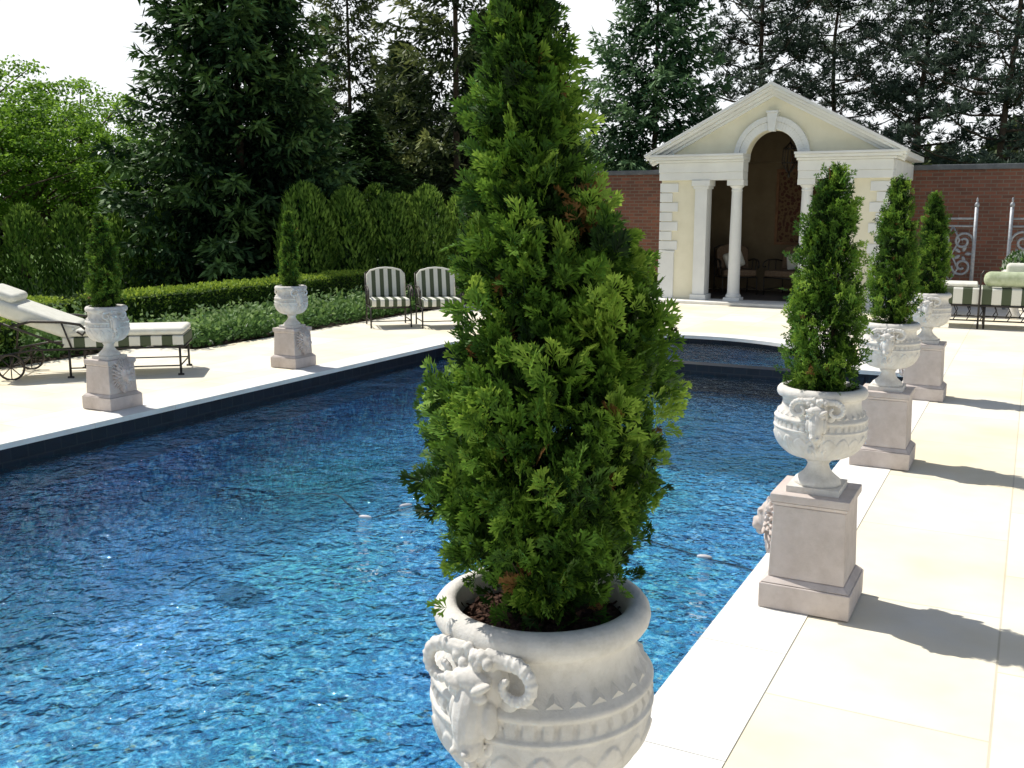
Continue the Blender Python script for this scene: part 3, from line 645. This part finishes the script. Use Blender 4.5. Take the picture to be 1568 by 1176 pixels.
g=G(); g.add([(-12.2,9.2,-.02),(-9.3,9.2,-.02),(-9.3,16.5,-.02),(-12.2,16.5,-.02)],[(0,1,2,3)]); g.add([(-12.2,3,-.02),(-10.1,3,-.02),(-10.1,9.2,-.02),(-12.2,9.2,-.02)],[(0,1,2,3)]); g.obj('planting_bed',M_bed)
def tree_line():
    r=np.random.default_rng(77); n=20000; a=r.uniform(-.3,1.3,n); d=r.uniform(46,52,n)
    top=3.6+1.1*np.sin(a*19)+.8*np.sin(a*43+1)+.5*np.sin(a*91); z=top*r.random(n)**.7
    P=np.stack([-np.sin(a)*d,np.cos(a)*d,z],1); T=np.clip(.15+.3*z/4+r.normal(size=n)*.15,0,1)
    V=leafq(P,nrmz(r.normal(size=(n,3))),nrmz(r.normal(size=(n,3))),.6,.42); inst('distant_tree_line',qmesh('distant_tree_line',V,n,F_olive,T))
tree_line()
# ------------------------------------------------------------------ brick wall
bw=empty('brick_wall'); g=G(); g.box(-11.6,9,21.5,21.85,-.03,2.5); g.obj('wall',M_brick,bw); g=G(); g.box(-11.65,9.05,21.43,21.92,2.502,2.6); g.obj('coping',M_wcap,bw,bevel=.01)
# ------------------------------------------------------------------ pavilion
pv=empty('garden_pavilion',(-4.34,18.5,0),0,(.93,1,1))
HW=2.22
g=G(); g.box(-2.35,2.35,-.42,2.92,.004,.05); g.obj('floor_slab',M_cop,pv,bevel=.006)
RA=.50; RB=.64; RC=.74
g=G()
for s in (-1,1):
    a,b=sorted((s*1.505,s*HW)); g.box(a,b,.0,.28,.05,2.30)
    a,b=sorted((s*(HW-.2),s*HW)); g.box(a,b,.28,2.7,.05,2.72)
g.box(-HW,HW,2.7,2.9,.05,2.72)
xs=sorted(set([round(x,4) for x in np.linspace(-2.2,2.2,23)]+[round(RA*math.cos(t),4) for t in np.linspace(0,math.pi,33)]+[.53,-.53]))
def ztop(x): return 3.86-abs(x)*.486
def zlow(x): return 2.65+math.sqrt(max(0,RA**2-x*x)) if abs(x)<=RA else 2.62
for i in range(len(xs)-1):
    a,b=xs[i],xs[i+1]; mid=(a+b)/2
    la,lb=(zlow(a),zlow(b)) if abs(mid)<RA else (2.62,2.62)
    g.add([(a,0,la),(b,0,lb),(b,0,ztop(b)),(a,0,ztop(a)),(a,.28,la),(b,.28,lb),(b,.28,ztop(b)),(a,.28,ztop(a))],[(0,1,2,3),(5,4,7,6),(0,4,5,1),(3,2,6,7)])
g.add([(-2.2,2.8,2.72),(2.2,2.8,2.72),(0,2.8,3.84)],[(0,1,2)])
g.obj('walls',M_stucco,pv)
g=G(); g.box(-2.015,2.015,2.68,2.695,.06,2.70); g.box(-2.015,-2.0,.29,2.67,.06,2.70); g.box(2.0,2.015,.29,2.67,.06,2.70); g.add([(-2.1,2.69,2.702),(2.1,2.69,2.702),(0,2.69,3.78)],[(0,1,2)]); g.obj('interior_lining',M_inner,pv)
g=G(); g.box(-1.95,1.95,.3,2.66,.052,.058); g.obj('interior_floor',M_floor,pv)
g=G()
for s in (-1,1):
    a,b=sorted((s*1.25,s*1.50)); g.box(a,b,-.05,.26,.15,2.12); 
    a,b=sorted((s*1.21,s*1.54)); g.box(a,b,-.08,.29,.05,.15); g.box(a+.01,b-.01,-.075,.28,2.12,2.17); g.box(a-.02,b+.02,-.10,.29,2.172,2.278)
    x=s*.685
    g.box(x-.165,x+.165,-.055,.255,.05,.11)
    g.lathe([(.15,.11),(.155,.135),(.15,.16),(.13,.168),(.128,.18),(.121,.2),(.118,.6),(.115,1.2),(.101,2.06),(.101,2.075),(.110,2.08),(.110,2.095),(.102,2.10),(.102,2.13),(.125,2.15),(.145,2.175)],28,cx=x,cy=.1)
    g.box(x-.165,x+.165,-.055,.255,2.177,2.278)
    a,b=sorted((s*.53,s*2.25)); g.box(a,b,-.08,.27,2.28,2.42); g.box(a-.004,b+.004,-.10,.268,2.422,2.60)
    a,b=sorted((s*.505,s*2.31)); g.box(a,b,-.15,.266,2.602,2.645); a,b=sorted((s*.49,s*2.42)); g.box(a,b,-.24,.264,2.647,2.70)
    a,b=sorted((s*.485,s*2.47)); g.box(a,b,-.29,.262,2.702,2.745)
    a,b=sorted((s*2.225,s*2.26)); g.box(a,b,.27,2.95,2.30,2.60); a,b=sorted((s*2.225,s*2.45)); g.box(a,b,.262,2.95,2.647,2.745)
    k=0;z=.98
    while z<2.22:
        wq=.36 if k%2==0 else .24; a,b=sorted((s*(HW+.025),s*(HW-wq))); g.box(a,b,-.025,.02,z,z+.165); a,b=sorted((s*(HW+.025),s*(HW-.02))); g.box(a,b,.021,.02+(.24 if k%2==0 else .36),z,z+.165)
        z+=.18;k+=1
    a,b=sorted((s*(HW+.03),s*(HW-.30))); g.box(a,b,-.035,.3,.05,.92); a,b=sorted((s*(HW+.045),s*(HW-.315))); g.box(a,b,-.05,.3,.922,.965)
    ang=math.atan(.486); L=2.47/math.cos(ang)+.05
    Mx=Matrix.Translation((0,0,3.965))@(Matrix.Rotation(ang,4,'Y') if s>0 else Matrix.Rotation(-ang,4,'Y'))
    a,b=sorted((0,s*L)); o_=.0015 if s>0 else 0
    g.box(a,b,-.30+o_,.05,-.055,-.002,Mx); g.box(a,b,-.24+o_,.05,-.105,-.057,Mx); g.box(a,b,-.12+o_,.05,-.16,-.107,Mx); g.box(a,b,-.06+o_,.04,-.21,-.162,Mx)
for (r0,r1,y0) in ((RA+.005,RB,-.05),(RB+.002,RC,-.075)):
    an=np.linspace(math.asin(.10/r1),math.pi-math.asin(.10/r1),33)
    for i in range(32):
        p=[(r*math.cos(t),r*math.sin(t)+2.65) for r,t in ((r0,an[i]),(r1,an[i]),(r1,an[i+1]),(r0,an[i+1]))]
        g.add([(q[0],y0,q[1]) for q in p]+[(q[0],.01,q[1]) for q in p],[(0,1,2,3),(0,4,5,1),(1,5,6,2),(2,6,7,3),(3,7,4,0)])
g.add([(-.06,-.12,3.12),(.06,-.12,3.12),(.10,-.12,3.44),(-.10,-.12,3.44),(-.06,.0,3.12),(.06,.0,3.12),(.10,.0,3.44),(-.10,.0,3.44)],[(0,1,2,3),(1,5,6,2),(4,0,3,7),(3,2,6,7),(0,4,5,1)])
g.box(-.115,.115,-.14,0,3.442,3.48)
g.obj('columns_and_trim',M_trim,pv,bevel=.006,seg=1)
g=G()
for s in (-1,1):
    g.add([(0,-.05,3.97),(s*2.5,-.05,2.755),(s*2.5,3.0,2.755),(0,3.0,3.97)],[(0,1,2,3)])
g.obj('roof',M_roof,pv)
g=G()
for s in (-1,1):
    g.add([(0,.27,3.80),(s*2.1,.27,2.74),(s*2.1,2.75,2.74),(0,2.75,3.80)],[(0,1,2,3)])
    for k in range(5):
        y=.5+k*.5; g.add([(0,y,3.795),(s*2.05,y,2.76),(s*2.05,y,2.66),(0,y,3.695)],[(0,1,2,3)])
g.obj('timber_ceiling',M_wood,pv)
tx=.15
g=G(); g.box(-.62+tx,.46+tx,2.64,2.675,1.07,2.5); g.obj('tapestry',M_rug,pv)
g=G(); g.box(-.68+tx,.52+tx,2.62,2.67,1.02,1.068); g.box(-.68+tx,.52+tx,2.62,2.67,2.502,2.56); g.box(-.68+tx,-.622+tx,2.62,2.67,1.07,2.5); g.box(.462+tx,.52+tx,2.62,2.67,1.07,2.5)
def spiral(cx_,cz,r0,turns,a0,s=1,y=0,n=26): return [(cx_+s*r0*(1-.8*i/(n-1))*math.cos(a0+turns*6.283*i/(n-1)),y,cz+r0*(1-.8*i/(n-1))*math.sin(a0+turns*6.283*i/(n-1))) for i in range(n)]
for s in (-1,1):
    g.tube(spiral(-.08+tx+s*.2,2.74,.15,1.3,3.14,s,2.60),.018,6); g.tube([(-.08+tx,2.60,3.1),(-.08+tx+s*.12,2.60,2.9),(-.08+tx+s*.3,2.60,2.6)],.015,6)
g.obj('tapestry_frame',M_wood,pv)
# hanging wrought-iron lantern
g=G(); lx,ly=.06,1.2
g.tube([(lx,ly,3.72),(lx,ly,2.98)],.010,6)
for k in range(6):
    a=k*1.047; c_,s_=math.cos(a),math.sin(a)
    g.tube([(lx,ly,3.0),(lx+.13*c_,ly+.13*s_,2.88),(lx+.15*c_,ly+.15*s_,2.62),(lx+.05*c_,ly+.05*s_,2.46),(lx,ly,2.42)],.011,6)
for zz,rr in ((2.88,.13),(2.62,.15)): g.tube([(lx+rr*math.cos(t),ly+rr*math.sin(t),zz) for t in np.linspace(0,6.283,20)],.010,6)
g.ell((lx,ly,2.38),.03,.03,.045)
g.obj('hanging_lantern',M_iron,pv,True)
# ------------------------------------------------------------------ furniture
def armchair(name,x,y,rz,z=0.004,m1=M_strY,sc=1):
    e=empty(name,(x,y,z),rz,sc)
    g=G(); T=lambda p,r=.012:g.tube(p,r,6)
    for s in (-1,1):
        T([(.30,.30*s,0),(.30,.30*s,.30)]); T([(-.30,.30*s,0),(-.28,.30*s,.30),(-.36,.30*s,.78)]); T([(.30,.30*s,.30),(-.28,.30*s,.30)])
        arm=[(-.31,.31*s,.56),(-.1,.33*s,.60),(.15,.33*s,.60),(.27,.33*s,.56),(.30,.33*s,.50),(.26,.33*s,.46),(.22,.33*s,.49)]; T(arm,.014); T([(.12,.33*s,.595),(.16,.31*s,.45),(.20,.30*s,.30)])
        T([(-.1,.33*s,.595),(-.06,.31*s,.45),(-.12,.30*s,.30)],.009); T([(.30,.3*s,.10),(-.30,.3*s,.10)],.008)
    T([(.30,-.3,.30),(.30,.3,.30)]); T([(.30,-.3,.10),(.30,.3,.10)],.008); T([(-.28,-.3,.30),(-.28,.3,.30)])
    T([(-.36,-.3,.78),(-.365,-.2,.83),(-.37,0,.85),(-.365,.2,.83),(-.36,.3,.78)])
    g.obj('frame',M_iron,e,True)
    g=G(); g.box(-.26,.32,-.29,.29,.315,.43); g.obj('seat_cushion',m1,e,bevel=.03,seg=3)
    Mx=Matrix.Translation((-.24,0,.42))@Matrix.Rotation(-.2,4,'Y'); g=G()
    w_=.285; prof=[(-w_,0),(w_,0),(w_,.34),(w_*.8,.40),(w_*.4,.43),(0,.44),(-w_*.4,.43),(-w_*.8,.40),(-w_,.34)]
    g.add([(-.06,p,q) for p,q in prof]+[(.06,p,q) for p,q in prof],[tuple(range(9))[::-1],tuple(range(9,18))]+[(i,(i+1)%9,(i+1)%9+9,i+9) for i in range(9)],Mx)
    g.obj('back_cushion',m1,e,bevel=.025,seg=3)
    if m1 is M_strY:
        g=G(); q=[Mx@Vector((.05,p*.99,qq*.99+.003)) for p,qq in prof[1:]+prof[:1]]; g.tube(q,.016,6); g.obj('piping',M_cream,e,True)
    else:
        g=G(); Mp=Matrix.Translation((-.14,.05,.46))@Matrix.Rotation(.3,4,'X')@Matrix.Rotation(-.3,4,'Y'); g.box(-.05,.05,-.17,.17,-.02,.28,Mp); g.obj('throw_pillow',M_cream,e,bevel=.045,seg=4)
    return e
def chaise(name,x,y,rz,cushion_m=M_strPale,pillow=None):
    e=empty(name,(x,y,.004),rz)
    g=G(); T=lambda p,r=.013:g.tube(p,r,6)
    for s in (-1,1):
        Y=.33*s
        T([(0,Y,.30),(1.25,Y,.30),(1.5,Y,.30),(1.85,Y,.24)]); 
        for xx in (.04,1.15): T([(xx,Y,0),(xx,Y,.30)]); T([(xx-.03,Y,.0),(xx+.03,Y,0)],.018)
        T([(1.2,Y,.34),(1.97,Y,.66)]); T([(1.97,Y,.66),(2.03,Y,.65),(2.04,Y,.59)]); T([(1.85,Y,.24),(1.8,Y,.59)],.01)
        T([(1.70,Y,.55),(1.5,Y*1.08,.60),(1.2,Y*1.1,.59),(1.02,Y*1.1,.56),(.96,Y*1.08,.50),(1.0,Y*1.08,.45),(1.05,Y*1.08,.49)],.015); T([(1.2,Y*1.1,.59),(1.12,Y,.3)],.01)
        T([(.04,Y,.10),(1.15,Y,.10)],.008)
        w0=[(1.72+.13*math.cos(t),Y*1.1,.13+.13*math.sin(t)) for t in np.linspace(0,6.283,22)]; T(w0,.012)
        for t in range(4): a=t*.785; T([(1.72+.13*math.cos(a),Y*1.1,.13+.13*math.sin(a)),(1.72-.13*math.cos(a),Y*1.1,.13-.13*math.sin(a))],.006)
        T([(1.72,Y*1.1,.13),(1.7,Y,.27)])
    for xx in (0,.6,1.15): T([(xx,-.33,.30),(xx,.33,.30)])
    T([(.04,-.33,.1),(.04,.33,.1)],.008); T([(1.97,-.33,.66),(1.97,.33,.66)]); T([(1.72,-.36,.13),(1.72,.36,.13)],.01)
    g.obj('frame',M_iron,e,True)
    g=G(); g.box(-.01,1.22,-.325,.325,.315,.42); g.obj('mattress',M_strX,e,bevel=.012,seg=2)
    g=G(); g.box(-.005,1.20,-.315,.315,.423,.50); g.obj('mattress_top',cushion_m,e,bevel=.035,seg=3)
    g=G(); Mx=Matrix.Translation((1.13,0,.38))@Matrix.Rotation(-.38,4,'Y'); g.box(0,.95,-.32,.32,.0,.17,Mx); g.obj('back_cushion',cushion_m,e,bevel=.06,seg=4)
    g=G(); g.box(.66,.97,-.28,.28,.15,.25,Mx); g.obj('head_pillow',pillow or cushion_m,e,bevel=.048,seg=4)
    return e
def daybed(name,x,y,rz,L=2.2,c0=.62):
    e=empty(name,(x,y,.004),rz); g=G(); T=lambda p,r=.016:g.tube(p,r,6)
    for yy in (0,.7):
        for xx in (0.02,.7,1.45,L-.02): T([(xx,yy,0),(xx,yy,.34)])
        T([(0,yy,.34),(L,yy,.34)]); T([(.02,yy,.12),(L-.02,yy,.12)],.012)
        for k in range(12): xx=.1+k*(L-.2)/11; T([(xx,yy,.12),(xx+.05,yy,.22),(xx,yy,.34)],.008)
    for xx in (0.02,L-.02): T([(xx,0,.34),(xx,.7,.34)]); T([(xx,0,.12),(xx,.7,.12)],.012)
    T([(.62,-.03,0),(.62,-.03,.80),(.66,-.03,.86)])
    T([(L,.0,.34),(L,.0,.9)])
    g.obj('frame',M_iron,e,True)
    g=G(); g.box(-.01,L+.01,-.005,.71,.35,.60); g.obj('seat_cushion',M_strXs,e,bevel=.03,seg=3)
    g=G(); g.box(c0+.04,1.38,.02,.24,.615,.84); g.box(1.42,L,.02,.24,.615,.84); g.obj('back_cushion',M_sage,e,bevel=.095,seg=4)
    g=G(); g.box(.95,1.35,.28,.42,.62,.96); g.obj('throw_pillow',M_cream,e,bevel=.06,seg=4)
    g=G(); g.box(0.02,c0-.03,.04,.66,.605,.66); g.obj('pad',M_cream,e,bevel=.025,seg=3)
    return e
chaise('patio_chaise_lounge',-8.17,7.98,rad(180+38),M_cream)
daybed('wrought_iron_daybed',-1.28,16.15,rad(3))
armchair('patio_armchair',-8.62,12.5,rad(-48),sc=1.0); armchair('patio_armchair',-7.94,12.85,rad(-48),sc=1.0)
armchair('pavilion_armchair',-5.35,20.1,rad(-60),.06,M_wick,1.15); armchair('pavilion_armchair',-4.3,20.2,rad(-110),.06,M_wick,1.15)
def screen(x0,x1,y):
    e=empty('wrought_iron_screen'); g=G()
    for x in (x0,x1):
        g.box(x-.03,x+.03,y-.03,y+.03,0.004,1.78); g.ell((x,y,1.82),.04,.04,.05); g.ell((x,y,1.9),.018,.018,.05)
    for z in (.35,.47,1.45,1.58): g.tube([(x0,y,z),(x1,y,z)],.02,6)
    cx_=(x0+x1)/2; w_=(x1-x0)/2
    for s in (-1,1):
        g.tube(spiral(cx_+s*w_*.5,1.18,w_*.46,1.4,0,s,y),.024,6); g.tube(spiral(cx_+s*w_*.5,.74,w_*.46,1.4,3.14,s,y),.024,6)
        g.tube([(cx_,y,.47),(cx_+s*.12,y,.7),(cx_,y,.95),(cx_+s*.12,y,1.2),(cx_,y,1.45)],.018,6)
        for k in range(5): a=k*1.25; g.ell((cx_+s*w_*.5+.1*math.cos(a),y,.96+.1*math.sin(a)),.06,.015,.03,(0,-a,0),8,6)
    g.obj('scrollwork',M_gate,e,True)
screen(-1.68,-.96,19.6); screen(-.40,.5,19.6)
e=empty('flower_planter',(-.22,18.0,.004),0,(.85,.85,1.2)); g=G(); g.lathe([(.14,0),(.12,.05),(.08,.12),(.1,.3),(.22,.5),(.27,.62),(.25,.66),(.2,.64)],28); g.obj('pot',M_urn,e,True)
r=np.random.default_rng(5); n=1800; u=nrmz(r.normal(size=(n,3)))*(.26*r.random((n,1))**.4); u[:,2]=np.abs(u[:,2])+.62
T=np.clip(.4+r.normal(size=n)*.2,0,.9); T[r.random(n)<.4]=1; inst('flowers',qmesh('flowers',leafq(u,nrmz(r.normal(size=(n,3))+[0,0,.5]),nrmz(r.normal(size=(n,3))),.07,.045),n,F_cov,T),e)
print('done')
